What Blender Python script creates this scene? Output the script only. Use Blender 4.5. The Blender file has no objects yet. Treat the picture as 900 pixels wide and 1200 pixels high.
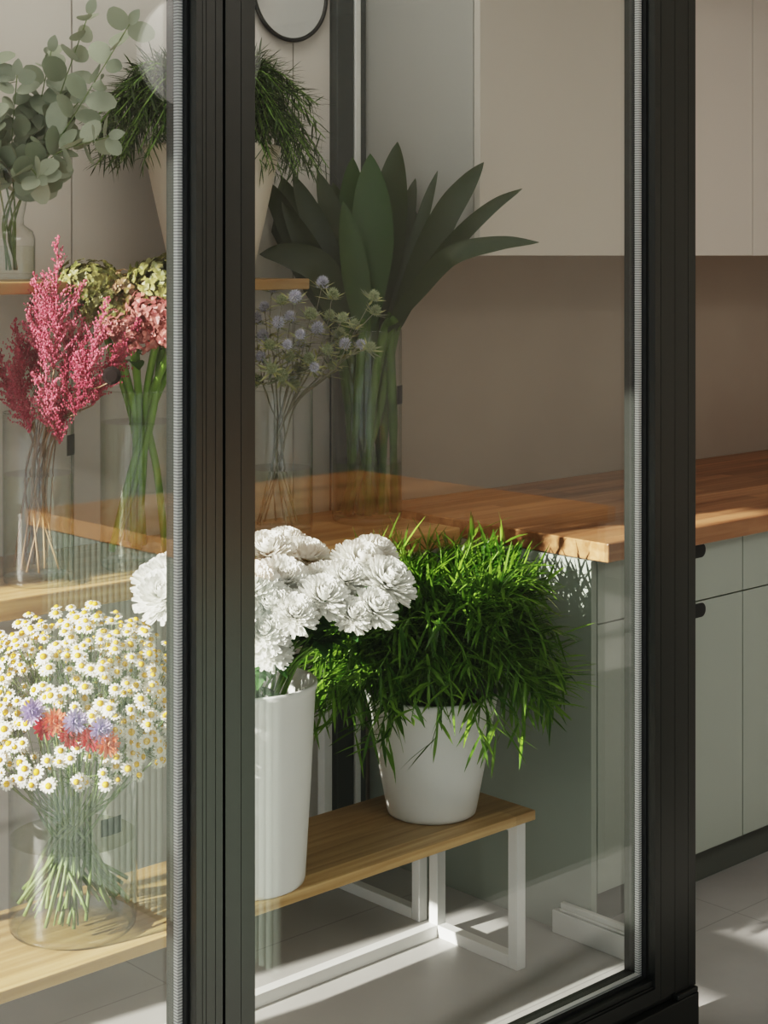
import bpy, math, random
from mathutils import Vector, Matrix
V = Vector
PI = math.pi
C = bpy.context.scene.collection
sc = bpy.context.scene
rnd = random.Random(7)

# ------------------------------------------------------------------ camera geometry
F = 1940.0; CH = 1.54
D = V((0.6811, 0.7322, 0)); R_ = V((0.7322, -0.6811, 0))
def ray(px, py):
    return D + R_ * ((px - 450) / F) + V((0, 0, (300 - py) / F))
def atY(px, py, Y):
    r = ray(px, py); return V((0, 0, CH)) + r * (Y / r.y)
def atD(px, py, d):
    return V((0, 0, CH)) + ray(px, py) * d
def pxof(p):
    q = V(p) - V((0, 0, CH)); d = q.dot(D)
    return 450 + F * q.dot(R_) / d, 300 - F * q.z / d

# ------------------------------------------------------------------ object helpers
def link(o, parent=None):
    C.objects.link(o)
    if parent: o.parent = parent
    return o
def thing(name, label, cat, loc=(0, 0, 0), group=None, kind=None):
    o = bpy.data.objects.new(name, None); C.objects.link(o)
    o.location = loc; o.empty_display_size = 0.05
    if label: o['label'] = label
    if cat: o['category'] = cat
    if group: o['group'] = group
    if kind: o['kind'] = kind
    return o
def tag(o, label, cat, group=None):
    o['label'] = label; o['category'] = cat
    if group: o['group'] = group
    return o
def struct(o):
    o['kind'] = 'structure'; return o

class MB:
    def __init__(s): s.v = []; s.f = []; s.m = []
    def add(s, vs, fs, mi=0):
        b = len(s.v); s.v += [V(x) for x in vs]
        for f in fs: s.f.append([i + b for i in f]); s.m.append(mi)
    def box(s, a, b, mi=0):
        x0, y0, z0 = a; x1, y1, z1 = b
        s.add([(x0,y0,z0),(x1,y0,z0),(x1,y1,z0),(x0,y1,z0),(x0,y0,z1),(x1,y0,z1),(x1,y1,z1),(x0,y1,z1)],
              [(0,3,2,1),(4,5,6,7),(0,1,5,4),(1,2,6,5),(2,3,7,6),(3,0,4,7)], mi)
    def tube(s, pts, r, n=6, mi=0, cap=True):
        pts = [V(p) for p in pts]; k = len(pts)
        rs = r if isinstance(r, (list, tuple)) else [r] * k
        rings = []; up = None
        for i, p in enumerate(pts):
            t = (pts[min(i+1, k-1)] - pts[max(i-1, 0)])
            t = t.normalized() if t.length > 1e-9 else V((0,0,1))
            if up is None: up = V((1,0,0)) if abs(t.x) < .9 else V((0,1,0))
            a = (up - t * up.dot(t)); a = a.normalized() if a.length > 1e-6 else t.orthogonal().normalized()
            up = a; b = t.cross(a)
            rings.append([p + (a * math.cos(2*PI*j/n) + b * math.sin(2*PI*j/n)) * rs[i] for j in range(n)])
        vs = [q for g in rings for q in g]; fs = []
        for i in range(k-1):
            for j in range(n):
                fs.append((i*n+j, i*n+(j+1)%n, (i+1)*n+(j+1)%n, (i+1)*n+j))
        if cap: fs.append(tuple(reversed(range(n)))); fs.append(tuple(range((k-1)*n, k*n)))
        s.add(vs, fs, mi)
    def lathe(s, prof, c=(0,0,0), n=48, mi=0):
        c = V(c); vs = []; fs = []; k = len(prof)
        for r, z in prof:
            for j in range(n):
                a = 2*PI*j/n; vs.append(c + V((max(r,1e-5)*math.cos(a), max(r,1e-5)*math.sin(a), z)))
        for i in range(k-1):
            for j in range(n): fs.append((i*n+j, i*n+(j+1)%n, (i+1)*n+(j+1)%n, (i+1)*n+j))
        s.add(vs, fs, mi)
    def strip(s, pts, ws, side, fold=0.0, nrm=None, mi=0):
        # ribbon along pts with half widths ws; side = fixed side vector or list
        vs = []; fs = []
        k = len(pts)
        for i, p in enumerate(pts):
            sd = side[i] if isinstance(side, list) else side
            nn = (nrm[i] if isinstance(nrm, list) else nrm) or V((0,0,1))
            vs += [p - sd*ws[i] + nn*fold*ws[i], p, p + sd*ws[i] + nn*fold*ws[i]]
        for i in range(k-1):
            a = 3*i; fs += [(a, a+1, a+4, a+3), (a+1, a+2, a+5, a+4)]
        s.add(vs, fs, mi)
    def leaf(s, p, d, up, L, W, droop=0.0, seg=3, fold=.25, prof=None, mi=0):
        d = V(d).normalized(); up = V(up)
        p = V(p); pts = [p.copy()]; dirs = [d.copy()]
        for i in range(seg):
            d = (d + V((0,0,-1)) * droop / seg).normalized()
            p = p + d * (L / seg); pts.append(p.copy()); dirs.append(d.copy())
        sides = []; ns = []; ws = []
        for i, dd in enumerate(dirs):
            sd = dd.cross(up); sd = sd.normalized() if sd.length > 1e-4 else dd.orthogonal().normalized()
            sides.append(sd); ns.append(sd.cross(dd).normalized())
            t = i / seg
            ws.append(W * .5 * (prof(t) if prof else max(.08, math.sin(PI * min(1, .12 + .86*t)) ** .8)))
        s.strip(pts, ws, sides, fold, ns, mi)
    def blob(s, c, r, mi=0, sz=1.0):
        c = V(c)
        s.add([c+V((r,0,0)), c+V((-r,0,0)), c+V((0,r,0)), c+V((0,-r,0)), c+V((0,0,r*sz)), c+V((0,0,-r*sz))],
              [(0,2,4),(2,1,4),(1,3,4),(3,0,4),(2,0,5),(1,2,5),(3,1,5),(0,3,5)], mi)
    def mesh(s, name, mats, origin=(0,0,0), smooth=False):
        o = V(origin); me = bpy.data.meshes.new(name)
        me.from_pydata([tuple(p - o) for p in s.v], [], s.f)
        for m in (mats if isinstance(mats, (list, tuple)) else [mats]): me.materials.append(m)
        if any(s.m): me.polygons.foreach_set('material_index', s.m)
        if smooth: me.polygons.foreach_set('use_smooth', [True]*len(s.f))
        me.update(); return me
    def build(s, name, mats, parent=None, smooth=False, bevel=0, seg=2):
        org = parent.location if parent else V((0,0,0))
        if parent and parent.parent: org = parent.location + parent.parent.location
        o = bpy.data.objects.new(name, s.mesh(name, mats, org, smooth)); link(o, parent)
        if bevel:
            b = o.modifiers.new('bevel', 'BEVEL'); b.width = bevel; b.segments = seg; b.limit_method = 'ANGLE'
        return o
def boxobj(name, a, b, mat, parent=None, bevel=0):
    m = MB(); m.box(a, b); return m.build(name, mat, parent, bevel=bevel)
def place(name, me, parent, loc, rot=None, scale=1.0):
    o = bpy.data.objects.new(name, me); link(o, parent)
    o.location = V(loc) - (parent.location if parent else V((0,0,0)))
    if rot is not None: o.rotation_euler = rot.to_euler() if hasattr(rot, 'to_euler') else rot
    o.scale = (scale,)*3 if not hasattr(scale, '__len__') else scale
    return o
def aim(d, spin=0.0):
    return V(d).to_track_quat('Z', 'Y').to_matrix() @ Matrix.Rotation(spin, 3, 'Z')
def curve(pts, n=10):
    # Catmull-Rom through pts
    P = [V(p) for p in pts]; P = [P[0]*2 - P[1]] + P + [P[-1]*2 - P[-2]]; out = []
    m = len(P) - 3
    for i in range(m):
        a, b, c, d = P[i:i+4]
        for j in range(n):
            t = j / n
            out.append(.5*((2*b) + (c-a)*t + (2*a-5*b+4*c-d)*t*t + (3*b-a-3*c+d)*t**3))
    out.append(P[-2]); return out
ORD = ['first','second','third','fourth','fifth','sixth','seventh','eighth','ninth','tenth','eleventh','twelfth','thirteenth','fourteenth','fifteenth','sixteenth','seventeenth','eighteenth','nineteenth','twentieth','twenty-first','twenty-second','twenty-third','twenty-fourth','twenty-fifth','twenty-sixth']
def nth(i, n):
    return 'leftmost' if i == 0 else 'rightmost' if i == n-1 else ORD[i] + ' from the left'

# ------------------------------------------------------------------ materials
def newmat(name):
    m = bpy.data.materials.new(name); m.use_nodes = True
    nt = m.node_tree; nt.nodes.clear()
    return m, nt.nodes, nt.links
def rgb(r, g, b):  # sRGB 0-255 -> linear
    f = lambda c: (c/255/12.92 if c/255 <= .04045 else ((c/255+.055)/1.055)**2.4)
    return (f(r), f(g), f(b), 1)
def mat(name, col, rough=.5, metal=0, spec=.5, noise=0, nscale=20, col2=None, bump=0, bscale=200, trans=0, island=False, emis=None, stretch=(1,1,1)):
    m, N, L = newmat(name)
    out = N.new('ShaderNodeOutputMaterial'); p = N.new('ShaderNodeBsdfPrincipled')
    p.inputs['Roughness'].default_value = rough; p.inputs['Metallic'].default_value = metal
    p.inputs['Specular IOR Level'].default_value = spec
    p.inputs['Base Color'].default_value = col
    src = None
    if col2:
        mx = N.new('ShaderNodeMix'); mx.data_type = 'RGBA'
        mx.inputs['A'].default_value = col; mx.inputs['B'].default_value = col2
        if island:
            g = N.new('ShaderNodeNewGeometry'); L.new(g.outputs['Random Per Island'], mx.inputs['Factor'])
        else:
            tc = N.new('ShaderNodeTexCoord'); mp = N.new('ShaderNodeMapping'); mp.inputs['Scale'].default_value = stretch
            nz = N.new('ShaderNodeTexNoise'); nz.inputs['Scale'].default_value = nscale; nz.inputs['Detail'].default_value = 6
            L.new(tc.outputs['Object'], mp.inputs['Vector']); L.new(mp.outputs['Vector'], nz.inputs['Vector'])
            rp = N.new('ShaderNodeValToRGB'); rp.color_ramp.elements[0].position = .3; rp.color_ramp.elements[1].position = .7
            L.new(nz.outputs['Fac'], rp.inputs['Fac']); L.new(rp.outputs['Color'], mx.inputs['Factor'])
        L.new(mx.outputs['Result'], p.inputs['Base Color']); src = mx.outputs['Result']
    if bump:
        tc = N.new('ShaderNodeTexCoord'); nb = N.new('ShaderNodeTexNoise'); nb.inputs['Scale'].default_value = bscale
        bp = N.new('ShaderNodeBump'); bp.inputs['Strength'].default_value = bump; bp.inputs['Distance'].default_value = .002
        L.new(tc.outputs['Object'], nb.inputs['Vector']); L.new(nb.outputs['Fac'], bp.inputs['Height']); L.new(bp.outputs['Normal'], p.inputs['Normal'])
    if emis:
        p.inputs['Emission Color'].default_value = emis[0]; p.inputs['Emission Strength'].default_value = emis[1]
    if trans:
        t = N.new('ShaderNodeBsdfTranslucent'); t.inputs['Color'].default_value = col
        if src: L.new(src, t.inputs['Color'])
        ms = N.new('ShaderNodeMixShader'); ms.inputs[0].default_value = trans
        L.new(p.outputs[0], ms.inputs[1]); L.new(t.outputs[0], ms.inputs[2]); L.new(ms.outputs[0], out.inputs[0])
    else: L.new(p.outputs[0], out.inputs[0])
    return m
def glass(name, tint, edge, k=1.0, r0=.04, rough=0.0):
    # thin sheet glass: transparent + mirror weighted by a symmetric Schlick term
    m, N, L = newmat(name)
    out = N.new('ShaderNodeOutputMaterial'); g = N.new('ShaderNodeNewGeometry')
    dt = N.new('ShaderNodeVectorMath'); dt.operation = 'DOT_PRODUCT'
    L.new(g.outputs['Incoming'], dt.inputs[0]); L.new(g.outputs['Normal'], dt.inputs[1])
    def mth(op, a, b=None):
        n = N.new('ShaderNodeMath'); n.operation = op
        for i, x in enumerate((a, b)):
            if x is None: continue
            if isinstance(x, (int, float)): n.inputs[i].default_value = x
            else: L.new(x, n.inputs[i])
        return n.outputs[0]
    c = mth('ABSOLUTE', dt.outputs['Value'])
    om = mth('SUBTRACT', 1.0, c); om.node.use_clamp = True
    p5 = mth('POWER', om, 5.0)
    fr = mth('MULTIPLY', mth('ADD', mth('MULTIPLY', p5, 1 - r0), r0), k); fr.node.use_clamp = True
    p2 = mth('POWER', om, 2.5)
    mx = N.new('ShaderNodeMix'); mx.data_type = 'RGBA'; mx.inputs['A'].default_value = tint; mx.inputs['B'].default_value = edge
    L.new(p2, mx.inputs['Factor'])
    t = N.new('ShaderNodeBsdfTransparent'); L.new(mx.outputs['Result'], t.inputs['Color'])
    gl = N.new('ShaderNodeBsdfGlossy'); gl.inputs['Roughness'].default_value = rough
    ms = N.new('ShaderNodeMixShader'); L.new(fr, ms.inputs[0]); L.new(t.outputs[0], ms.inputs[1]); L.new(gl.outputs[0], ms.inputs[2])
    L.new(ms.outputs[0], out.inputs[0]); return m
def wood(name, c1, c2, axis='X', scale=1.0, plank=None, rough=.4, gap=.35):
    # grain along axis; plank = (length, width) of glued staves
    m, N, L = newmat(name)
    out = N.new('ShaderNodeOutputMaterial'); p = N.new('ShaderNodeBsdfPrincipled'); p.inputs['Roughness'].default_value = rough
    tc = N.new('ShaderNodeTexCoord'); mp = N.new('ShaderNodeMapping')
    st = {'X': (1.2, 22, 22), 'Y': (22, 1.2, 22)}[axis]
    mp.inputs['Scale'].default_value = [x*scale for x in st]
    L.new(tc.outputs['Object'], mp.inputs['Vector'])
    nz = N.new('ShaderNodeTexNoise'); nz.inputs['Scale'].default_value = 2.2; nz.inputs['Detail'].default_value = 9; nz.inputs['Distortion'].default_value = .5
    L.new(mp.outputs['Vector'], nz.inputs['Vector'])
    rp = N.new('ShaderNodeValToRGB'); rp.color_ramp.elements[0].position = .32; rp.color_ramp.elements[1].position = .68
    rp.color_ramp.elements[0].color = c1; rp.color_ramp.elements[1].color = c2
    L.new(nz.outputs['Fac'], rp.inputs['Fac']); col = rp.outputs['Color']
    if plank:
        br = N.new('ShaderNodeTexBrick'); br.inputs['Scale'].default_value = 1
        br.inputs['Brick Width'].default_value = plank[0]; br.inputs['Row Height'].default_value = plank[1]
        br.inputs['Mortar Size'].default_value = .0006
        br.inputs['Color1'].default_value = (.62,.60,.58,1); br.inputs['Color2'].default_value = (1.15,1.12,1.1,1); br.inputs['Mortar'].default_value = (gap,gap,gap,1)
        br.inputs['Bias'].default_value = 0
        if axis == 'Y':
            m2 = N.new('ShaderNodeMapping'); m2.inputs['Rotation'].default_value = (0,0,PI/2); L.new(tc.outputs['Object'], m2.inputs['Vector']); L.new(m2.outputs['Vector'], br.inputs['Vector'])
        else: L.new(tc.outputs['Object'], br.inputs['Vector'])
        mu = N.new('ShaderNodeMix'); mu.data_type = 'RGBA'; mu.blend_type = 'MULTIPLY'; mu.inputs['Factor'].default_value = 1
        L.new(col, mu.inputs['A']); L.new(br.outputs['Color'], mu.inputs['B']); col = mu.outputs['Result']
    L.new(col, p.inputs['Base Color']); L.new(p.outputs[0], out.inputs[0]); return m

M = {}
M['white_wall'] = mat('white_wall', (.62,.59,.55,1), .75, col2=(.58,.55,.51,1), nscale=3)
M['panel'] = mat('panel', (.66,.62,.58,1), .6, col2=(.62,.58,.54,1), nscale=3)
M['taupe'] = mat('taupe', (.40,.34,.28,1), .8, col2=(.36,.30,.25,1), nscale=2.5)
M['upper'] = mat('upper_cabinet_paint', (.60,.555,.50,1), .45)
M['upper_side'] = mat('upper_side_paint', (.42,.41,.38,1), .5)  # darker version of the upper paint, side panel's shade put into the colour
M['sage'] = mat('sage_paint', (.35,.382,.338,1), .45, col2=(.33,.362,.318,1), nscale=2)
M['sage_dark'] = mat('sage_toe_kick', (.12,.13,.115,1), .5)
M['gap'] = mat('dark_gap', (.01,.01,.01,1), .8)
M['black'] = mat('black_plastic', (.012,.013,.013,1), .45)
M['frame'] = mat('frame_paint', rgb(25,28,24), .35, spec=.8, col2=rgb(22,25,21), nscale=4, stretch=(60,60,1), bump=.06, bscale=900)
M['rubber'] = mat('rubber_gasket', (.008,.009,.009,1), .6)
M['floor'] = mat('floor_concrete', (.49,.48,.465,1), .42, col2=(.42,.41,.395,1), nscale=5, bump=.05, bscale=60)
M['ceiling'] = mat('ceiling_paint', (.7,.7,.68,1), .8)
M['white_metal'] = mat('white_powder_coat', (.82,.82,.80,1), .4)
M['white_plastic'] = mat('white_plastic', (.91,.90,.885,1), .40, spec=.5, trans=.08)
M['cream_pot'] = mat('cream_plastic', (.74,.66,.57,1), .45)
M['soil'] = mat('soil', (.03,.02,.014,1), .9, col2=(.06,.045,.03,1), nscale=60)
M['oak_bench'] = wood('oak_bench', (.42,.26,.11,1), (.66,.46,.24,1), 'X', 1, (1.6,.10), .4, .8)
M['oak_shelf'] = wood('oak_shelf', (.38,.21,.08,1), (.62,.41,.20,1), 'X', 1, (1.6,.12), .4, .8)
M['block'] = wood('butcher_block', (.33,.155,.075,1), (.54,.30,.16,1), 'X', 1, (.62,.043), .32, .7)
M['block_y'] = wood('butcher_block_desk', (.50,.23,.09,1), (.68,.36,.16,1), 'X', 1, (.62,.043), .35, .7)
M['pane'] = glass('pane_glass', (.945,.955,.945,1), (.85,.9,.87,1), k=1.55)
M['vase'] = glass('vase_glass', (.985,.99,.985,1), (.50,.57,.53,1), k=1.3)
M['vase_base'] = glass('vase_glass_base', (.96,.98,.965,1), (.75,.82,.78,1), k=1.6)
M['water'] = glass('vase_water', (.95,.965,.93,1), (.78,.82,.72,1), k=.6)
M['water_top'] = glass('water_surface', (.72,.76,.60,1), (.50,.55,.38,1), k=1.8)
M['water_green'] = glass('green_water', (.75,.85,.62,1), (.42,.55,.32,1), k=.6)
M['fluted'] = mat('fluted_panel_paint', (.34,.40,.34,1), .5)
M['tagm'] = mat('black_label', (.015,.015,.017,1), .5)
M['mirror'] = mat('mirror_face', (.8,.8,.8,1), .12, metal=.6)
M['lamp'] = mat('lamp_globe', (.9,.88,.85,1), .3, emis=((1,.95,.88,1), .8))
# plants
def lf(name, a, b, trans=.3, rough=.45): return mat(name, a, rough, col2=b, island=True, trans=trans)
M['ruscus'] = lf('ruscus_leaf', (.04,.115,.012,1), (.24,.40,.06,1), .38, .30)
M['rosemary'] = lf('fine_dark_leaf', (.018,.045,.010,1), (.07,.12,.03,1), .25)
M['asp'] = lf('aspidistra_leaf', (.020,.032,.009,1), (.045,.064,.017,1), .2, .38)
M['asp_front'] = lf('aspidistra_front_leaf', (.035,.075,.016,1), (.05,.10,.022,1), .25, .38)
M['asp_stem'] = mat('aspidistra_stem', (.04,.085,.012,1), .6, spec=.25, col2=(.10,.165,.025,1), nscale=14)
M['euc'] = lf('eucalyptus_leaf', (.20,.24,.16,1), (.36,.39,.30,1), .2, .55)
M['stem_green'] = mat('green_stem', (.13,.25,.035,1), .45, col2=(.20,.34,.07,1), nscale=25)
M['stem_pale'] = mat('pale_green_stem', (.10,.15,.05,1), .45, col2=(.19,.25,.09,1), nscale=25)
M['stem_brown'] = mat('brown_stem', (.16,.085,.05,1), .55, col2=(.30,.19,.11,1), nscale=30)
M['stem_grey'] = mat('grey_stem', (.22,.20,.16,1), .5, col2=(.32,.30,.22,1), nscale=30)
M['ast'] = lf('astilbe_plume', (.36,.035,.08,1), (.80,.23,.30,1), .25)
M['ast_dark'] = lf('astilbe_dark_plume', (.24,.018,.045,1), (.52,.08,.13,1), .2)
M['hyd_g'] = lf('hydrangea_green', (.11,.12,.03,1), (.30,.27,.10,1), .25)
M['hyd_m'] = lf('hydrangea_mixed', (.13,.12,.03,1), (.36,.19,.12,1), .25)
M['hyd_p'] = lf('hydrangea_pink', (.26,.06,.06,1), (.50,.20,.17,1), .25)
M['ery'] = lf('eryngium_head', (.45,.45,.56,1), (.75,.73,.84,1), .1)
M['ery_g'] = lf('eryngium_green_head', (.26,.30,.16,1), (.42,.45,.28,1), .1)
M['ery_leaf'] = lf('eryngium_bract', (.14,.17,.14,1), (.60,.57,.24,1), .2)
M['white_petal'] = lf('white_petal', (.90,.89,.85,1), (.95,.95,.92,1), .36, .6)
M['daisy_petal'] = lf('daisy_petal', (.88,.86,.78,1), (.93,.92,.86,1), .25, .6)
M['yellow'] = mat('daisy_yellow', (.82,.47,.02,1), .6, col2=(.70,.36,.01,1), nscale=900)
M['cham_leaf'] = lf('chamomile_green', (.06,.11,.03,1), (.16,.22,.07,1), .3)
M['mum_leaf'] = lf('chrysanthemum_leaf', (.035,.10,.025,1), (.10,.22,.07,1), .3)
M['red_petal'] = lf('red_petal', (.45,.01,.03,1), (.72,.06,.09,1), .25)
M['lilac_petal'] = lf('lilac_petal', (.45,.38,.62,1), (.70,.62,.82,1), .25)
M['coral_petal'] = lf('coral_petal', (.80,.16,.08,1), (.88,.32,.20,1), .25)
M['baseboard'] = mat('baseboard_paint', (.75,.75,.72,1), .5)
def spacer_mat():
    m, N, L = newmat('spacer_bar'); out = N.new('ShaderNodeOutputMaterial'); p = N.new('ShaderNodeBsdfPrincipled')
    tc = N.new('ShaderNodeTexCoord'); w = N.new('ShaderNodeTexWave'); w.bands_direction = 'Z'; w.inputs['Scale'].default_value = 70
    rp = N.new('ShaderNodeValToRGB'); rp.color_ramp.elements[0].color = (.25,.25,.25,1); rp.color_ramp.elements[1].color = (.75,.75,.74,1)
    L.new(tc.outputs['Object'], w.inputs['Vector']); L.new(w.outputs['Fac'], rp.inputs['Fac']); L.new(rp.outputs['Color'], p.inputs['Base Color'])
    p.inputs['Roughness'].default_value = .45; p.inputs['Metallic'].default_value = .2
    L.new(p.outputs[0], out.inputs[0]); return m
M['spacer'] = spacer_mat()

# ------------------------------------------------------------------ the room shell
WX0, WX1, WY0, WY1, CZ = -0.6, 6.2, -3.6, 3.15, 2.9
HEADZ = 2.50
def floor_mat():
    m = M['floor']; nt = m.node_tree; N, L = nt.nodes, nt.links
    p = [n for n in N if n.type == 'BSDF_PRINCIPLED'][0]; src = p.inputs['Base Color'].links[0].from_socket
    tc = N.new('ShaderNodeTexCoord'); br = N.new('ShaderNodeTexBrick'); br.inputs['Scale'].default_value = 1; br.offset = 0
    br.inputs['Brick Width'].default_value = 1.2; br.inputs['Row Height'].default_value = .6; br.inputs['Mortar Size'].default_value = .0018
    br.inputs['Color1'].default_value = (1,1,1,1); br.inputs['Color2'].default_value = (.95,.95,.95,1); br.inputs['Mortar'].default_value = (.7,.7,.7,1)
    mp = N.new('ShaderNodeMapping'); mp.inputs['Location'].default_value = (.35, .12, 0)
    L.new(tc.outputs['Object'], mp.inputs['Vector']); L.new(mp.outputs['Vector'], br.inputs['Vector'])
    mu = N.new('ShaderNodeMix'); mu.data_type = 'RGBA'; mu.blend_type = 'MULTIPLY'; mu.inputs['Factor'].default_value = 1
    L.new(src, mu.inputs['A']); L.new(br.outputs['Color'], mu.inputs['B']); L.new(mu.outputs['Result'], p.inputs['Base Color'])
floor_mat()
struct(boxobj('floor', (WX0-.1, WY0-.1, -.1), (WX1+.1, WY1+.1, 0), M['floor']))
struct(boxobj('ceiling', (WX0-.1, WY0-.1, CZ), (WX1+.1, WY1+.1, CZ+.1), M['ceiling']))
struct(boxobj('wall_right', (WX1, WY0, 0), (WX1+.1, WY1, CZ), M['white_wall']))
struct(boxobj('wall_front', (WX0-.1, WY0-.1, 0), (WX1+.1, WY0, CZ), M['white_wall']))
# back wall: panelled left half, taupe right half
XS = 2.787
m = MB(); m.box((XS, WY1, 0), (WX1+.1, WY1+.1, CZ)); struct(m.build('wall_back', M['taupe']))
m = MB()
gx = [-0.6, .02, .34, .66, .98, 1.30, 1.62, 1.985, 2.30, 2.62, XS-.045]
for a, b in zip(gx[:-1], gx[1:]):
    m.box((a+.0022, WY1-.004, 0), (b-.0022, WY1+.08, CZ))
m.box((-.6, WY1+.004, 0), (XS-.045, WY1+.1, CZ))
struct(m.build('wall_back_panelling', M['panel']))
# dark recessed strip with a pale trim between the panelling and the kitchen
struct(boxobj('trim_1', (XS-.045, WY1-.03, 0), (XS+.012, WY1+.1, CZ), mat('dark_strip_paint', (.055,.062,.06,1), .4), None, .003))
struct(boxobj('trim_2', (XS+.014, WY1-.034, 0), (XS+.032, WY1+.1, CZ), M['baseboard'], None, .002))
struct(boxobj('trim_3', (XS+.034, WY1-.02, 0), (2.849, WY1+.1, CZ), mat('dark_strip_paint_two', (.085,.095,.09,1), .4), None, .002))
# the window wall on the left: header, two posts
m = MB(); m.box((WX0-.1, WY0-.1, HEADZ), (WX0, WY1+.1, CZ)); struct(m.build('wall_left', M['white_wall']))
w1 = struct(thing('window_1', None, None, (WX0-.05, 0, 0)))
for y in (-3.58, -1.6, .35, WY1-.02):
    boxobj('window_post', (WX0-.08, y-.03, 0), (WX0-.02, y+.03, HEADZ), M['frame'], w1, .004)
boxobj('window_sill', (WX0-.09, WY0, 0), (WX0-.01, WY1, .05), M['frame'], w1, .004)
boxobj('transom_bar', (WX0-.08, 2.03, 1.33), (WX0-.02, WY1-.05, 1.44), M['frame'], w1, .004)  # unseen bar added to block sun and darken a band of floor
boxobj('window_post', (WX0-.08, 1.97, 0), (WX0-.02, 2.03, HEADZ), M['frame'], w1, .004)
# header of the glazed partition up to the ceiling
struct(boxobj('wall_partition', (WX0, 1.96, 2.36), (WX1, 2.04, CZ), M['white_wall']))

# ------------------------------------------------------------------ glazed doors
GY = 2.0; FY = 1.965; BY = 2.04
def zbar(mb, x0, x1, z0, z1, grooves=()):
    """upright or rail profile with thin grooves on the front face"""
    xs = [x0]
    for g in grooves: xs += [g-.0005, g+.0005]
    xs.append(x1)
    for i in range(len(xs)-1):
        y0 = FY if i % 2 == 0 else FY + .0009
        mb.box((xs[i], y0, z0), (xs[i+1], BY, z1))
RB, RT, TOPZ = .113, .152, 2.30
def sash(name, xl, xr, gl, left_st, right_st):
    t = struct(thing(name, None, None, (xl, GY, RB)))
    for nm, (a, b, gr) in (('stile', left_st), ('stile', right_st)):
        mb = MB(); zbar(mb, a, b, RB, TOPZ+.06, gr); mb.build(nm, M['frame'], t)
    x0, x1 = left_st[1], right_st[0]
    mb = MB(); mb.box((x0, FY, RB), (x1, BY, RT-.014)); mb.box((x0, FY+.006, RT-.012), (x1, BY, RT)); mb.box((x0, FY+.003, RT-.015), (x1, BY, RT-.01))
    mb.build('bottom_rail', M['frame'], t)
    boxobj('top_rail', (x0, FY, TOPZ), (x1, BY, TOPZ+.06), M['frame'], t, .002)
    # inner glazing stop and rubber
    mb = MB()
    mb.box((x1-.0045, GY+.012, RT), (x1, BY-.012, TOPZ)); mb.box((x0, GY+.012, RT), (x0+.0045, BY-.012, TOPZ)); mb.box((x0, GY+.012, RT), (x1, BY-.012, RT+.004))
    mb.build('glazing_stop', M['frame'], t)
    mb = MB()
    mb.box((x1-.004, GY-.016, RT), (x1, GY-.007, TOPZ)); mb.box((x0, GY-.016, RT), (x1, GY-.007, RT+.004))
    mb.build('gasket', M['rubber'], t)
    # spacer bar between the two sheets
    mb = MB()
    mb.box((x1-.012, GY-.005, RT+.002), (x1-.003, GY+.005, TOPZ)); mb.box((x0+.003, GY-.005, RT+.002), (x0+.012, GY+.005, TOPZ)); mb.box((x0+.012, GY-.005, RT+.002), (x1-.012, GY+.005, RT+.008))
    mb.build('spacer_bar', M['spacer'], t)
    for y in (GY-.0065, GY+.0065):
        mb = MB(); mb.add([(x0, y, RT), (x1, y, RT), (x1, y, TOPZ), (x0, y, TOPZ)], [(0,1,2,3)]); mb.build('pane', M['pane'], t)
    return t
sash('door_1', .20, 1.502, 0, (.20, .26, ()), (1.452, 1.5005, (1.463, 1.470, 1.487)))
sash('door_2', 1.506, 2.598, 0, (1.5055, 1.5617, (1.535,)), (2.536, 2.5975, (2.554,)))
m = MB(); zbar(m, 2.5985, 2.664, RB-.004, 2.36, (2.640,)); struct(m.build('door_jamb', M['frame']))
m = MB(); m.box((.15, 1.955, 0), (2.662, 2.06, .098)); m.box((.15, 1.972, .098), (2.662, 2.035, .1085)); m.box((2.5985, 1.957, .098), (2.662, 2.04, .1085))
struct(m.build('door_threshold', M['frame'], None, bevel=.002))

# ------------------------------------------------------------------ kitchen run
KX = 2.87; KYF = 2.40
def base_cabinet(x0, x1, label, end=False):
    t = thing('base_cabinet', label, 'cabinet', (x0, KYF, 0), 'base cabinets along the back wall')
    mb = MB()
    mb.box((x0, KYF+.022, .10), (x1-.001, WY1-.01, .835)); mb.build('carcass', M['gap' if not end else 'sage'], t)
    if end:
        boxobj('end_panel', (x0-.001, KYF+.002, .0), (x0+.018, WY1-.012, .8555), M['sage'], t)
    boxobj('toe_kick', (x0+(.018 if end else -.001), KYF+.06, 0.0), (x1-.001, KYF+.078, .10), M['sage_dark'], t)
    a = x0 + (.020 if end else .0018); b = x1 - .0018; c = (x0+x1)/2
    def front(nm, z0, z1):
        # slab front with a black stadium-shaped finger pull just under its top edge
        hw, dr = .135, .017; n = 10; y0 = KYF
        mb = MB(); mb.box((a, y0, z0), (b, y0+.020, z1)); o = mb.build(nm, M['sage'], t)
        cz = z1 - .004 - dr; ol = [(c+hw-dr + dr*math.sin(PI*i/n), cz + dr*math.cos(PI*i/n)) for i in range(n+1)] + [(c-hw+dr - dr*math.sin(PI*i/n), cz - dr*math.cos(PI*i/n)) for i in range(n+1)]
        hb = MB(); k = len(ol); hb.add([(x, y0-.0008, z) for x, z in ol] + [(x, y0+.004, z) for x, z in ol], [tuple(reversed(range(k)))] + [(i, (i+1)%k, (i+1)%k+k, i+k) for i in range(k)])
        hb.build('finger_pull', M['black'], o)['label'] = 'black stadium-shaped finger pull'
        return o
    front('drawer', .712, .852); front('door', .104, .7085)
base_cabinet(KX, 3.447, 'sage base cabinet at the free left end of the run, seen through the glass', True)
base_cabinet(3.447, 4.02, 'sage base cabinet at the right edge of the photo, second from the free end')
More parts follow.
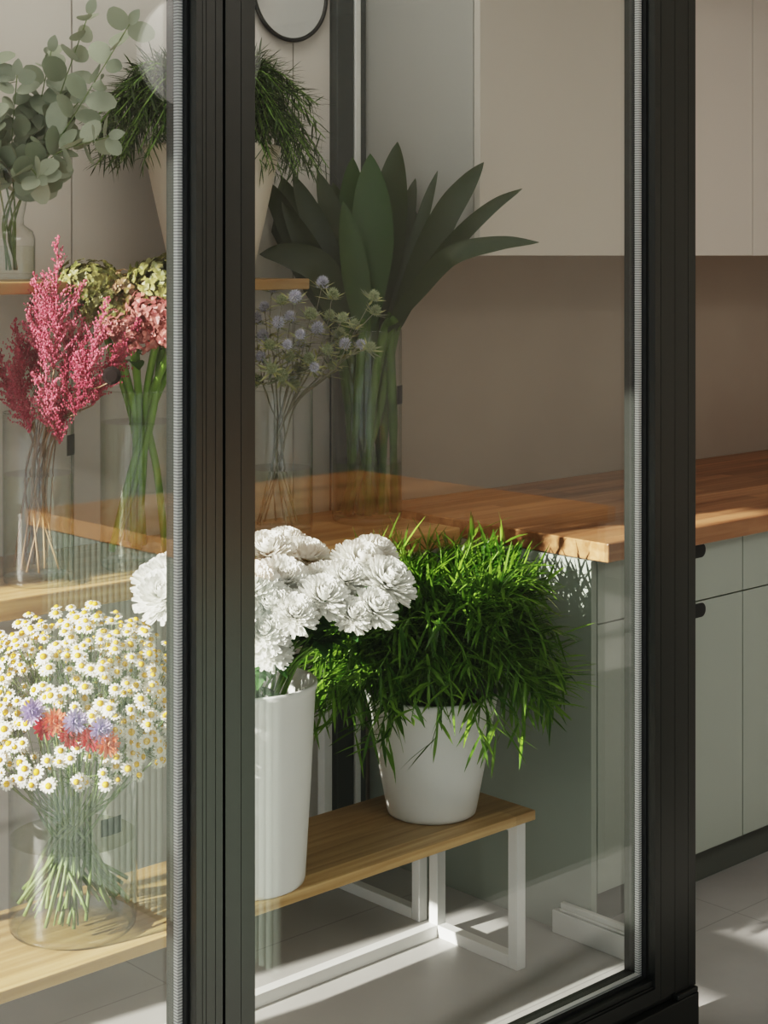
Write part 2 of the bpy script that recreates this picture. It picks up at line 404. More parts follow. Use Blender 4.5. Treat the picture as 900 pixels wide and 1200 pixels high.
base_cabinet(4.02, 4.60, 'sage base cabinet further along the run past the right edge'); base_cabinet(4.60, 5.18, 'last sage base cabinet of the run against the far wall')
wt = boxobj('worktop', (KX+.001, 2.355, .857), (5.25, WY1-.004, .90), M['block'], None, .003)
tag(wt, 'long reddish butcher block wooden worktop lying on the sage base cabinets', 'worktop')
# upper cabinets
for i, (a, b) in enumerate(((2.85, 3.41), (3.41, 3.97), (3.97, 4.53), (4.53, 5.09))):
    lab = ['leftmost cream upper cabinet, behind the glass, with grey side panel', 'cream upper cabinet just right of the dark door post, second in the row',
           'cream upper cabinet at the top right edge of the photo, third in the row', 'cream upper cabinet fourth in the row past the right edge'][i]
    t = thing('upper_cabinet', lab, 'cabinet', (a, 2.73, 1.545), 'cream upper cabinets')
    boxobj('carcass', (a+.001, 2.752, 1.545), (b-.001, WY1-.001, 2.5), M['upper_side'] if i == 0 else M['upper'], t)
    boxobj('door', (a+.0016, 2.73, 1.541), (b-.0016, 2.75, 2.5), M['upper'], t, .001)
bd = thing('skirting_board', 'low white moulded skirting board along the foot of the cabinet end panel', 'skirting', (2.84, 2.3, 0))
mb = MB(); mb.box((2.848, 2.16, 0), (2.868, 2.50, .052)); mb.build('board', M['baseboard'], bd, bevel=.002)
mb = MB(); mb.box((2.850, 2.16, .054), (2.868, 2.48, .060)); mb.box((2.854, 2.16, .060), (2.868, 2.48, .072)); mb.build('moulding', M['baseboard'], bd, bevel=.002)

# ------------------------------------------------------------------ shelving, bench
SZ1, SZ2 = .90, 1.49
def board(name, a, b, mat_, label, cat):
    o = boxobj(name, a, b, mat_, None, .003); tag(o, label, cat); return o
su = thing('shelf_unit', 'oak shelf on white square tube frame carrying the glass vases along the back wall', 'shelf', (1.7, 2.93, 0))
boxobj('shelf_board', (.55, 2.735, SZ1-.04), (2.79, WY1-.008, SZ1), M['oak_shelf'], su, .003)
w = .026
for x in (2.665, .62):
    mb = MB(); mb.box((x, 2.745, 0), (x+w, 2.745+w, SZ1-.041)); mb.box((x, 3.08, 0), (x+w, 3.08+w, SZ1-.041)); mb.box((x, 2.745+w, 0), (x+w, 3.08, w)); mb.box((x, 2.745+w, SZ1-.041-w), (x+w, 3.08, SZ1-.041))
    mb.build('leg_frame', M['white_metal'], su, bevel=.002)
board('wall_shelf', (.55, 2.80, SZ2-.024), (2.38, WY1-.008, SZ2), M['oak_shelf'], 'narrow oak wall shelf at the top left carrying eucalyptus and cream pot', 'shelf')
BZ = .345; BX0, BX1, BY0, BY1 = .95, 2.672, 2.392, 2.69
be = thing('bench', 'low oak plank bench on white metal frame holding white pots and chamomile vase', 'bench', ((BX0+BX1)/2, 2.54, 0))
boxobj('seat', (BX0, BY0, BZ-.021), (BX1, BY1, BZ), M['oak_bench'], be, .002)
w = .027
for (x, nm) in ((BX1-w-.008, 'leg_frame'), (BX0+.03, 'leg_frame')):
    mb = MB(); y0, y1 = BY0+.022, BY1-.005
    mb.box((x, y0, 0), (x+w, y0+w, BZ-.0215)); mb.box((x, y1-w, 0), (x+w, y1, BZ-.0215))
    mb.box((x, y0+w, 0), (x+w, y1-w, w)); mb.box((x, y0+w, BZ-.0215-w), (x+w, y1-w, BZ-.0215))
    mb.build(nm, M['white_metal'], be, bevel=.0015)
boxobj('stretcher', (BX0+.03+w, BY1-.005-w, 0), (BX1-w-.008, BY1-.005, w), M['white_metal'], be, .0015)

# ------------------------------------------------------------------ vessels
def glass_vase(name, label, c, r, h, water, wm='water', flare=None, cat='vase'):
    """straight glass cylinder (or a profile) with thick base, rim and water"""
    t = thing(name, label, cat, c)
    mb = MB(); prof = flare or [(r*.86, .0), (r*.97, .006), (r, .02), (r, h*.5), (r, h-.004), (r-.001, h)]
    mb.lathe(prof, c, 64);     mb.build('glass_wall', M['vase'], t, True)
    mb = MB(); mb.lathe([(.0001, .016), (prof[2][0]*.95, .016), (prof[2][0]*.985, .010), (prof[1][0]*.98, .004)], c, 64); mb.build('glass_base', M['vase_base'], t, True)
    mb = MB(); rr = prof[-1][0]
    mb.lathe([(rr-.0012, h-.001), (rr-.0006, h+.0012), (rr+.0012, h+.0012), (rr+.0016, h-.001), (rr-.0012, h-.001)], c, 64); mb.build('rim', M['vase_base'], t, True)
    if water:
        def rad(z):
            for (ra, za), (rb, zb) in zip(prof[:-1], prof[1:]):
                if za <= z <= zb: return ra + (rb-ra)*(z-za)/max(zb-za, 1e-6)
            return r
        mb = MB(); zs = [.017 + (water-.017)*i/6 for i in range(7)]
        mb.lathe([(rad(z)-.002, z) for z in zs] + [], c, 64); rw = rad(water)-.002; mb.lathe([(rw, water), (rw*.5, water), (.0001, water)], c, 64, 1); mb.build('water', [M[wm], M['water_top']], t, True)
    return t
def label_patch(t, c, r, ang, da, z0, z1, name='label_sticker'):
    mb = MB(); n = 8; vs = []; c = V(c)
    for i in range(n+1):
        a = ang - da/2 + da*i/n
        for z in (z0, z1): vs.append(c + V(((r+.0012)*math.cos(a), (r+.0012)*math.sin(a), z)))
    mb.add(vs, [(2*i, 2*i+2, 2*i+3, 2*i+1) for i in range(n)]); o = mb.build(name, M['tagm'], t, True); o['label'] = 'small black label'; return o
def tapered_pot(name, label, c, r0, r1, h, mat_, soil=True, cat='pot'):
    t = thing(name, label, cat, c); mb = MB()
    mb.lathe([(.0001, 0), (r0-.008, 0), (r0-.002, .003), (r0, .010), (r0+(r1-r0)*.5, h*.5), (r1-.002, h-.016), (r1+.0005, h-.012), (r1+.002, h-.005), (r1+.001, h), (r1-.003, h+.001), (r1-.006, h-.004), (r1-.010, h-.05), (r0-.006, .012), (.0001, .010)], c, 72)
    mb.build('pot', mat_, t, True)
    if soil:
        mb = MB(); rs = r0 + (r1-r0)*((h-.03)/h) - .008
        mb.lathe([(.0001, h-.024), (rs*.5, h-.026), (rs, h-.031)], c, 40); mb.build('soil', M['soil'], t, True)
    return t
def facing(px):   # azimuth on an upright cylinder of the side turned to the camera
    return math.atan2(-D.y - R_.y*((px-450)/F), -D.x - R_.x*((px-450)/F))

# ------------------------------------------------------------------ bushy foliage
def bush(t, base, rr, ell, N, leafL, leafW, lm, sm, seed, zlow=-.15, leaves=26, lift=.02, droop=.5, splay=.75, ymax=9, box_=1.0):
    """arching branches from the pot mouth ending on an ellipsoid, each set with narrow leaves"""
    rn = random.Random(seed); lb = MB(); sb = MB(); base = V(base)
    for i in range(N):
        a = rn.uniform(0, 2*PI); q = rn.random()
        el = math.asin(max(-1, min(1, zlow + (1-zlow)*q)))
        k = rn.uniform(.78, 1.05)
        ce = math.cos(el)**box_; tip = base + V((ell[0]*ce*math.cos(a)*k, ell[1]*ce*math.sin(a)*k, ell[2]*math.sin(el)*k)); tip.y = min(tip.y, ymax)
        s0 = base + V((rr*.6*math.cos(a)*rn.random(), rr*.6*math.sin(a)*rn.random(), -.02))
        mid = s0.lerp(tip, .5) + V((0, 0, .055 + .06*math.cos(el)))
        pts = curve([s0, mid, tip], 6)
        sb.tube(pts, [.0016]*(len(pts)-1) + [.0007], 4)
        for j in range(leaves):
            u = .28 + .72*(j + rn.random())/leaves; f = u*(len(pts)-1); i0 = min(int(f), len(pts)-2)
            p = pts[i0].lerp(pts[i0+1], f-i0); td = (pts[i0+1]-pts[i0]).normalized()
            rv = V((rn.gauss(0,1), rn.gauss(0,1), rn.gauss(.15,1))); rv = (rv - td*rv.dot(td)).normalized()
            d = (td*rn.uniform(.35, 1.0) + rv*splay + V((0,0,lift))).normalized()
            lb.leaf(p, d, V((rn.uniform(-.4,.4), rn.uniform(-.4,.4), 1)), leafL*rn.uniform(.65, 1.25), leafW*rn.uniform(.75, 1.2), rn.uniform(0, droop), 3, .3)
    sb.build('branches', M[sm], t, True)
    f = lb.build('foliage', M[lm], t, True)
gp = V((2.503, 2.54, BZ))
t = tapered_pot('potted_plant', 'bushy bright green narrow-leaved plant in white tapered pot on right end of bench', gp, .097, .143, .262, M['white_plastic'], cat='plant')
bush(t, gp + V((0,0,.245)),     .125, (.31, .295, .34), 340, .076, .0074, 'ruscus', 'stem_green', 11, -.13, 23, ymax=2.69, box_=.55)
cp = V((2.212, 2.935, SZ2))
t = tapered_pot('potted_plant', 'dark fine-leaved trailing plant in cream tapered pot on the top wall shelf', cp, .090, .150, .292, M['cream_pot'], cat='plant')
bush(t, cp + V((0,0,.29)), .13, (.30, .20, .225), 260, .046, .0036, 'rosemary', 'stem_green', 12, -.30, 30)

# ------------------------------------------------------------------ flower-making helpers
def ruffle_bloom(name, mats, r, layers=7, n0=9, seed=0, cup=.9, tight=False):
    """many-petalled bloom facing +Z, radius r"""
    rn = random.Random(seed); mb = MB()
    for k in range(layers):
        u = k/(layers-1)                       # 0 = outer
        el = math.radians(-14 + 92*u**1.15); L = r*(1.0 - .42*u); n = int(n0 + 15*(1-u))
        for j in range(n):
            a = 2*PI*(j + .5*(k % 2))/n + rn.uniform(-.12,.12); e = el + rn.uniform(-.14,.14)
            rad = V((math.cos(a), math.sin(a), 0)); p = rad*r*.10*(1-u) + V((0,0,r*(.02+.16*u)))
            side = V((-rad.y, rad.x, 0)); pts = []; ws = []; ns = []; e2 = e
            for s in range(5):
                pts.append(p.copy()); ws.append(r*(.045, .085, .105, .105, .06)[s]*rn.uniform(.9,1.1))
                d = rad*math.cos(e2) + V((0,0,1))*math.sin(e2); ns.append(side.cross(d)*-1)
                p = p + d*L*.25; e2 += cup*.22*(1 if s < 3 else -.4)
            mb.strip(pts, ws, side, .35, ns)
    return mb.mesh(name, mats, smooth=True)
def leaf_cluster(mb, p, d, L, W, rn, lobes=3):
    """lobed leaf: main blade with side lobes"""
    d = V(d).normalized(); up = V((rn.uniform(-.3,.3), rn.uniform(-.3,.3), 1))
    mb.leaf(p, d, up, L, W*.55, .5, 4)
    sd = d.cross(up).normalized()
    for i in range(lobes):
        q = V(p) + d*L*(.25+.2*i)
        for s in (-1, 1): mb.leaf(q, d*.75 + sd*s*.8, up, L*(.42-.07*i), W*.35, .3, 3)

# ------------------------------------------------------------------ chrysanthemums in the tall white bucket
bc = V((1.966, 2.50, BZ))
tapered_pot('flower_bucket', 'tall white tapered bucket on the bench holding white chrysanthemums', bc, .113, .134, .382, M['white_plastic'], soil=False, cat='bucket')
mums = [ruffle_bloom('chrysanthemum_bloom_mesh', [M['white_petal']], .056, 9, 13, 30+i, .95) for i in range(3)]
calyx = MB(); calyx.lathe([(.003, -.012), (.012, -.006), (.016, .004), (.010, .008)], (0,0,0), 10); calyx = calyx.mesh('calyx_mesh', M['mum_leaf'], smooth=True)
# bloom pixel position, distance, size and facing
MUMS = [(313,650,3.16,1.0),(358,656,3.26,1.0),(330,683,3.06,1.0),(385,686,3.12,.95),(378,702,3.02,.92),(421,662,3.16,1.0),(452,684,3.12,1.08),(412,722,3.02,.72),
        (316,712,2.99,.95),(344,722,2.97,.8),(438,715,3.04,.82),(310,742,2.96,.85),(318,765,2.97,.7),(404,640+40,3.10,.8),(440,650,3.22,.85),(295,690,3.0,1.0),(335,640,3.30,.9),
        (193,700,2.98,1.0),(204,676,3.05,1.0),(184,682,3.08,.85),(236,690,2.98,1.0),(262,660,3.10,1.0),(270,720,2.95,.9)]
hid = [m_ for m_ in MUMS if 212 < m_[0] < 298]; vis = sorted([m_ for m_ in MUMS if m_ not in hid], key=lambda q: q[0])
for i, (px, py, d, s) in enumerate(vis + hid):
    rn = random.Random(900+i); p = atD(px, py, d)
    lab = ('white chrysanthemum in the tall bucket, %s of the visible blooms' % nth(i, len(vis))) if i < len(vis) else 'white chrysanthemum of the bucket bunch standing behind the dark door stiles'
    t = thing('chrysanthemum', lab, 'flower', p, 'white chrysanthemums in the tall bucket')
    out = (p - V((bc.x, bc.y, .55))); fd = (out.normalized()*.75 + V((-.30, -.42, .22)) + V((rn.uniform(-.12,.12), rn.uniform(-.12,.12), rn.uniform(-.1,.1)))).normalized()
    rim = V((bc.x, bc.y, .722)) + V((out.x, out.y, 0)).normalized()*.085*rn.uniform(.4, 1)
    bot = V((bc.x, bc.y, .37)) + V((-out.x, -out.y, 0)).normalized()*.05
    pe = p - fd*.012
    st = curve([bot, rim, rim.lerp(pe, .6) + V((0,0,.015)), pe], 7)
    mb = MB(); mb.tube(st, .0028, 6); mb.build('stem', M['stem_green'], t, True)
    place('bloom', mums[i % 3], t, p, aim(fd, rn.uniform(0, 6)), (s, s, s*.92))
    place('calyx', calyx, t, p, aim(fd), s)
    mb = MB()
    for k in range(6):
        q = st[rn.randrange(9, len(st)-2)]; a = rn.uniform(0, 2*PI)
        leaf_cluster(mb, q, V((math.cos(a), math.sin(a), rn.uniform(-.3,.5))), rn.uniform(.05,.085), .04, rn)
    if i in (3, 6): leaf_cluster(mb, rim + V((0,0,.01)), V((.1, -.6, -.9)) if i == 3 else V((.5,-.5,-.3)), .085, .045, rn)
    mb.build('leaves', M['mum_leaf'], t, True)

# ------------------------------------------------------------------ chamomile in the round vase
vc = V((1.602, 2.535, BZ)); vr, vh = .113, .295
t = glass_vase('glass_vase', 'wide round clear glass vase on left of bench with chamomile, half full of water', vc, vr, vh, .165, 'water')
label_patch(t, vc, vr, facing(85) + .62, .38, .192, .222)
fm = MB()
for j in range(11):
    a = 2*PI*j/11; rad = V((math.cos(a), math.sin(a), 0)); sd = V((-rad.y, rad.x, 0))
    fm.strip([rad*.0022+V((0,0,.0004)), rad*.0058+V((0,0,.0006)), rad*.0092+V((0,0,-.0004)), rad*.0105+V((0,0,-.001))], [.0010,.0019,.0017,.0006], sd, .1)
daisy = fm.mesh('daisy_petals_mesh', M['daisy_petal'])
fm = MB(); fm.lathe([(.0001,-.002),(.0026,-.0015),(.0042,0),(.0048,.0014),(.0039,.0034),(.0018,.0048),(.0001,.0051)], (0,0,0), 10); dcen = fm.mesh('daisy_center_mesh', M['yellow'], smooth=True)
rn = random.Random(5); dome = V((vc.x, vc.y, .70))
heads = []
while len(heads) < 760:
    d = V((rn.gauss(0,1), rn.gauss(0,1), rn.gauss(0,1))).normalized()
    if d.z < -.28: continue
    k = rn.uniform(.84, 1.06) if rn.random() < .8 else rn.uniform(.6, .9)
    p = dome + V((d.x*.215*k, d.y*.205*k, d.z*.205*k))
    # keep the side seen from the window a little denser
    if d.dot(-D) < -.35 and rn.random() < .6: continue
    heads.append((p, d))
NS = 44; seeds_ = [dome + V((math.cos(2.39996*i)*.2*math.sqrt(1-(1-1.2*(i+.5)/NS)**2 if abs(1-1.2*(i+.5)/NS) < 1 else 0), math.sin(2.39996*i)*.2*math.sqrt(1-(1-1.2*(i+.5)/NS)**2), .205*(1-1.2*(i+.5)/NS))) for i in range(NS)]
groups = [[] for _ in range(NS)]
for h in heads: groups[min(range(NS), key=lambda q: (seeds_[q]-h[0]).length)].append(h)
for gi, g in enumerate(groups):
    if not g: continue
    c0 = sum((h[0] for h in g), V())/len(g); dirn = (c0 - dome); hz = V((dirn.x, dirn.y, 0)); hzn = hz.normalized() if hz.length > 1e-3 else V((1,0,0))
    t = thing('chamomile_spray', 'thin green chamomile spray with small white and yellow daisy heads in the round vase', 'flower', c0, 'chamomile sprays in the round vase')
    neck = V((vc.x, vc.y, BZ+.235)) + V((hz.x, hz.y, 0))*.42 + V((rn.uniform(-.012,.012), rn.uniform(-.012,.012), 0))
    nk2 = V((vc.x, vc.y, BZ+.165)) + V((rn.uniform(-.03,.03), rn.uniform(-.03,.03), 0))
    a = rn.uniform(0, 2*PI); rb = rn.uniform(.066,.106)
    bot = V((vc.x + math.cos(a)*rb, vc.y + math.sin(a)*rb, BZ+rn.uniform(.022,.07)))
    fork = neck.lerp(c0, .62)
    st = curve([bot, nk2, neck, fork], 6)
    mb = MB(); mb.tube(st, [.0036]*6 + [.0026]*3 + [.0018]*(len(st)-9), 6)
    for p, d in g:
        q = fork.lerp(p, .35) + V((0,0,.006)); mb.tube(curve([fork, q, p - V((0,0,.002))], 3), .0007, 3)
    mb.build('stem', M['stem_pale'], t, True)
    mb = MB()
    for k in range(44):
        p, d = rn.choice(g); q = fork.lerp(p, rn.uniform(0,.9)); a = rn.uniform(0,2*PI)
        mb.leaf(q, V((math.cos(a), math.sin(a), rn.uniform(-.4,.8))), V((0,0,1)), rn.uniform(.014,.032), .0028, .3, 2)
    mb.build('leaves', M['cham_leaf'], t)
    for p, d in g:
        fd = (d*.8 + V((0,0,.55)) + V((rn.gauss(0,.25), rn.gauss(0,.25), rn.gauss(0,.2))) - D*.5).normalized(); mtx = aim(fd, rn.uniform(0,6)); s = rn.uniform(.85,1.3)
        f = place('daisy_head', daisy, t, p, mtx, s)
        o = bpy.data.objects.new('flower_center', dcen); link(o, f)
# loose broad leaves at the vase mouth and added coloured flowers under the daisies, standing in for a reflection
SM = [('red', 'carnation', M['red_petal']), ('lilac', 'carnation', M['lilac_petal']), ('coral', 'carnation', M['coral_petal'])]
sb_ = [ruffle_bloom('small_bloom_mesh', [q[2]], .021, 5, 6, 50+i, 1.1) for i, q in enumerate(SM)]
spots = [(38,834,1,'lilac flower at the left under the daisies'),(64,846,2,'coral flower second from the left under the daisies'),(52,852,0,'red flower low at the left beneath the daisies'),(82,862,0,'red flower in the middle beneath the daisies'),
         (88,846,1,'lilac flower in the middle under the daisies'),(106,866,0,'red flower right of the middle above the vase rim'),(126,872,2,'coral flower at the right just above the vase rim'),(118,856,1,'lilac flower at the right under the daisies')]
for i, (px, py, k, lab) in enumerate(spots):
    p = atD(px, py, 2.735); t = thing('small_flower', lab + ' in the round vase', 'flower', p)
    fd = (V((-.25,-.85,.35)) + V((rn.uniform(-.2,.2), 0, rn.uniform(-.2,.2)))).normalized()
    a = rn.uniform(0, 2*PI); bot = V((vc.x + math.cos(a)*.07, vc.y + math.sin(a)*.07, BZ+.03))
    rim = V((vc.x, vc.y, BZ+.22)) + V((p.x-vc.x, p.y-vc.y, 0))*.35
    mb = MB(); mb.tube(curve([bot, V((vc.x, vc.y, BZ+.165)), rim, p - fd*.004], 6), .0018, 5); mb.build('stem', M['stem_pale'], t, True)
    place('bloom', sb_[k], t, p, aim(fd, i), 1.0)

# ------------------------------------------------------------------ astilbe
ac = V((1.713, 2.835, SZ1)); ar, ah = .069, .335
t = glass_vase('glass_vase', 'clear glass cylinder vase with pink astilbe, half filled, at left of oak shelf', ac, ar, ah, .215)
label_patch(t, ac, ar, facing(47) + 1.15, .55, .252, .292)
def plume(base, tip, w, rn, mb):
    """feathery panicle: side branchlets getting shorter towards the tip, set with tiny flowers"""
    ax = tip - base; L = ax.length; ad = ax.normalized()
    mb.tube([base, base.lerp(tip, .5), tip], [.0016,.0012,.0006], 4)
    n = int(L/.0038)
    for i in range(n):
        u = i/n; c = base.lerp(tip, u); bl = 1.7*w*(1-u)**.8*rn.uniform(.5, 1.1) + .003
        rv = V((rn.gauss(0,1), rn.gauss(0,1), rn.gauss(0,1))); rv = (rv - ad*rv.dot(ad)).normalized()
        d = (rv*.8 + ad*.75).normalized(); m_ = max(3, int(bl/.0034))
        for k in range(m_):
            q = c + d*bl*(k+.5)/m_ + V((rn.gauss(0,.0012), rn.gauss(0,.0012), rn.gauss(0,.0012)))
            mb.blob(q, rn.uniform(.0015,.0027)*(1.15 - .4*k/m_), 0, 1.4)
AST = [(68,276,64,430,.046,3.17,0),(18,372,28,470,.040,3.20,1),(-6,398,18,480,.04,3.24,1),(36,355,44,450,.036,3.26,1),(92,335,78,455,.038,3.24,0),(126,348,96,455,.044,3.16,0),(164,372,112,460,.036,3.19,1),(52,392,56,500,.032,3.15,0),
       (100,392,88,486,.034,3.15,1),(10,430,36,505,.032,3.15,1),(76,415,70,520,.028,3.16,1),(140,420,108,475,.026,3.20,1),(40,318,48,420,.032,3.19,0)]
AST.sort(key=lambda q: q[0])
for i, (tx, ty, bx_, by_, w, d, dk) in enumerate(AST):
    rn = random.Random(300+i); tip = atD(tx, ty, d); b = atD(bx_, by_, d - .01)
    t = thing('astilbe', '%s feathery astilbe plume in the shelf vase, %s of the astilbes' % ('dark crimson' if dk else 'bright pink', nth(i, len(AST))), 'flower', b, 'astilbe stems')
    o2 = V((b.x-ac.x, b.y-ac.y, 0)); rim = V((ac.x, ac.y, SZ1+ah-.02)) + o2*.5 if o2.length < .11 else V((ac.x, ac.y, SZ1+ah-.02)) + o2.normalized()*.055
    low = V((ac.x, ac.y, SZ1+.20)) + V((rn.uniform(-.02,.02), rn.uniform(-.02,.02), 0))
    a = rn.uniform(0,2*PI); bot = V((ac.x + math.cos(a)*rn.uniform(.02,.058), ac.y + math.sin(a)*.05, SZ1+rn.uniform(.02,.06)))
    mb = MB(); mb.tube(curve([bot, low, rim, b], 6), [.0024]*12 + [.0018]*7, 5)
    q = rim.lerp(b, .6)
    for k in range(3):
        e = q + V((rn.uniform(-.035,.035), rn.uniform(-.02,.02), rn.uniform(.01,.05))); mb.tube([q, e], .0008, 3)
    mb.build('stem', M['stem_brown'], t, True)
    mb = MB(); plume(b, tip, w, rn, mb)
    for k in range(5):   # side plumes
        s0 = b.lerp(tip, rn.uniform(.02,.35)); dv = V((rn.gauss(0,1), rn.gauss(0,1), 0)).normalized()
        plume(s0, s0 + (dv*.55 + (tip-b).normalized()).normalized()*(tip-b).length*rn.uniform(.35,.5), w*.5, rn, mb)
    mb.build('plume', M['ast_dark'] if dk else M['ast'], t)
# dark round seed head at the right of the astilbe
p = atD(131, 440, 3.10); t = thing('dried_seed_head', 'dark brown round seed head beside the astilbe above the hydrangea vase', 'seed head', p)
mb = MB(); mb.lathe([(.0001,-.006),(.012,-.005),(.0175,-.001),(.0175,.002),(.011,.006),(.0001,.007)], (0,0,0), 16); o = place('seed_head', mb.mesh('seed_head_mesh', mat('dark_seed', (.012,.008,.008,1), .95, spec=.1)), t, p, aim(-D))
mb = MB(); mb.tube(curve([V((ac.x+.02, ac.y, SZ1+.05)), V((ac.x+.045, ac.y-.01, SZ1+.325)), p + V((-.005,0,-.012))], 6), .0015, 5); mb.build('stem', M['stem_brown'], t, True)

# ------------------------------------------------------------------ hydrangeas
hc = V((1.955, 2.835, SZ1)); hr, hh = .084, .366
glass_vase('glass_vase', 'tall clear glass cylinder vase with thick green hydrangea stems on oak shelf', hc, hr, hh, .30, 'water')
def hydrangea_mesh(r, mt, seed):
    rn = random.Random(seed); mb = MB(); n = 130
    for i in range(n):
        z = 1 - 1.5*(i+.5)/n; a = 2.39996*i; s = math.sqrt(max(0, 1-z*z)); d = V((math.cos(a)*s, math.sin(a)*s, z*.8)); d = (d + V((rn.gauss(0,.08), rn.gauss(0,.08), rn.gauss(0,.08)))).normalized()
        q_ = rn.uniform(.74, 1.14); c = V((d.x*r*1.12*q_, d.y*r*1.12*q_, d.z*r*.66*q_)); u = d.orthogonal().normalized(); v = d.cross(u); sp = rn.uniform(0, PI)
        for k in range(4):
            aa = sp + PI/2*k; e = u*math.cos(aa) + v*math.sin(aa); sd = d.cross(e)
            mb.strip([c, c + e*r*.13 + d*r*.05, c + e*r*.25 + d*r*rn.uniform(-.03,.09)], [r*.03, r*.10, r*.035], sd, .2, d)
    return mb.mesh('hydrangea_head_mesh', mt)
HY = [(106,331,32,'g',3.30),(156,346,36,'m',3.31),(198,330,38,'g',3.30),(130,364,34,'g',3.27),(188,366,36,'p',3.26),(154,388,32,'p',3.24),(230,352,36,'m',3.36),(205,392,26,'p',3.24)]
NAMES = {'g': ('hyd_g','lime green'), 'm': ('hyd_m','pinkish green'), 'p': ('hyd_p','dusty pink')}
HY.sort(key=lambda q: q[0])
for i, (px, py, r, k, d) in enumerate(HY):
    rn = random.Random(400+i); p = atD(px, py, d); r = r*d/F
    t = thing('hydrangea', '%s hydrangea head in the shelf vase, %s of the hydrangeas' % (NAMES[k][1], nth(i, len(HY))), 'flower', p, 'hydrangeas')
    place('flower_head', hydrangea_mesh(r, M[NAMES[k][0]], 60+i), t, p, aim(V((rn.uniform(-.2,.2), -.35, 1)).normalized(), i))
    ddx = p - hc; rim = V((hc.x, hc.y, SZ1+hh-.03)) + V((ddx.x, ddx.y, 0)).normalized()*rn.uniform(.025,.06)
    a = math.atan2(-ddx.y, -ddx.x) + rn.uniform(-1.2,1.2); bot = V((hc.x + math.cos(a)*.062, hc.y + math.sin(a)*.062, SZ1+rn.uniform(.02,.05)))
    mb = MB(); mb.tube(curve([bot, bot.lerp(rim, .55) + V((rn.uniform(-.012,.012), rn.uniform(-.012,.012), 0)), rim, p - V((0,0,r*.3))], 6), .0078, 8); mb.build('stem', M['stem_green'], t, True)
    mb = MB()
    for q in range(2):
        aa = rn.uniform(0, 2*PI); mb.leaf(rim.lerp(p, .6), V((math.cos(aa), math.sin(aa), .2)), V((0,0,1)), .05, .03, .8, 4)
    mb.build('leaves', M['mum_leaf'], t, True)

# ------------------------------------------------------------------ eryngium (sea holly)
ec = V((2.41, 2.945, SZ1)); er, eh = .078, .335
glass_vase('glass_vase', 'clear glass cylinder vase of sea holly on the shelf, right of the door stiles', ec, er, eh, .155)
def thistle_mesh(mt, seed):
    rn = random.Random(seed); mb = MB(); n = 70
    for i in range(n):
        z = 1 - 1.7*(i+.5)/n; a = 2.39996*i; s = math.sqrt(1-z*z); d = V((math.cos(a)*s, math.sin(a)*s, z)); c = V((d.x*.0085, d.y*.0085, d.z*.0105))
        u = d.orthogonal().normalized()*.0016; v = d.cross(u).normalized()*.0016
        mb.add([c+u-d*.002, c+v-d*.002, c-u-d*.002, c-v-d*.002, c+d*.0032], [(0,1,4),(1,2,4),(2,3,4),(3,0,4)])
    for i in range(11):
        a = 2*PI*i/11 + rn.uniform(-.1,.1); mb.leaf((0,0,-.009), V((math.cos(a), math.sin(a), rn.uniform(-.1,.5))), V((0,0,1)), rn.uniform(.020,.032), .0045, -.2, 3, mi=1)
    return mb.mesh('thistle_head_mesh', [mt, M['ery_leaf']])
TH = [thistle_mesh(M['ery'], 1), thistle_mesh(M['ery'], 2), thistle_mesh(M['ery_g'], 3)]
EH = [(378,332,0),(390,345,2),(438,347,2),(440,364,2),(318,338,0),(310,360,0),(330,352,2),(346,348,0),(364,368,2),(352,392,0),(402,372,2),(386,370,2),(372,385,0),(398,392,2),(422,404,0),(434,407,2),(308,394,0),(337,404,0),(352,402,0),(306,418,0),(318,432,2),(368,430,0),(362,420,2),(340,418,2),(384,410,2),(404,403,0),(326,378,0),(340,372,0),(316,404,2),(350,432,2),(390,428,2),(415,380,2),(300,374,0),(330,440,2),(300,446,2),(345,450,2)]
EH.sort(key=lambda q: q[0]); per = 3; stems = [EH[i:i+per] for i in range(0, len(EH), per)]
for i, g in enumerate(stems):
    rn = random.Random(500+i); hp = [(atD(px, py, 3.62 + rn.uniform(-.07,.09)), k) for px, py, k in g]
    c0 = sum((h[0] for h in hp), V())/len(hp)
    t = thing('sea_holly', 'grey-blue spiky sea holly stem, %s in its shelf vase' % nth(i, len(stems)), 'flower', c0, 'sea holly stems')
    dx = V((c0.x-ec.x, c0.y-ec.y, 0)); rim = V((ec.x, ec.y, SZ1+eh-.03)) + (dx.normalized()*min(dx.length*.5, .055) if dx.length > 1e-3 else V())
    a = rn.uniform(0,2*PI); bot = V((ec.x+math.cos(a)*.05, ec.y+math.sin(a)*.05, SZ1+.025))
    fork = rim.lerp(c0, .55) - V((0,0,.02)); mb = MB(); mb.tube(curve([bot, V((ec.x+rn.uniform(-.02,.02), ec.y, SZ1+.2)), rim, fork], 6), .0021, 5)
    lb = MB()
    for h, k in hp:
        fd = (h - fork).normalized(); e = h - fd*.010; mid = fork.lerp(h, .5) + V((rn.uniform(-.008,.008), rn.uniform(-.008,.008), .004)); mb.tube(curve([fork, mid, e], 4), .0011, 4)
        for q in range(7):
            a = rn.uniform(0,2*PI); lb.leaf(mid, V((math.cos(a), math.sin(a), rn.uniform(0,.6))), V((0,0,1)), rn.uniform(.025,.042), .0055, .1, 3)
        place('thistle_head', TH[k if k == 2 else i % 2], t, h, aim((fd + V((0,0,.4))).normalized(), rn.uniform(0,6)), rn.uniform(1.1,1.5))
    for q in range(10):
        a = rn.uniform(0,2*PI); lb.leaf(fork, V((math.cos(a), math.sin(a), rn.uniform(-.1,.6))), V((0,0,1)), rn.uniform(.025,.045), .005, .2, 3)
    mb.build('stem', M['stem_grey'], t, True); lb.build('bracts', M['ery_leaf'], t)

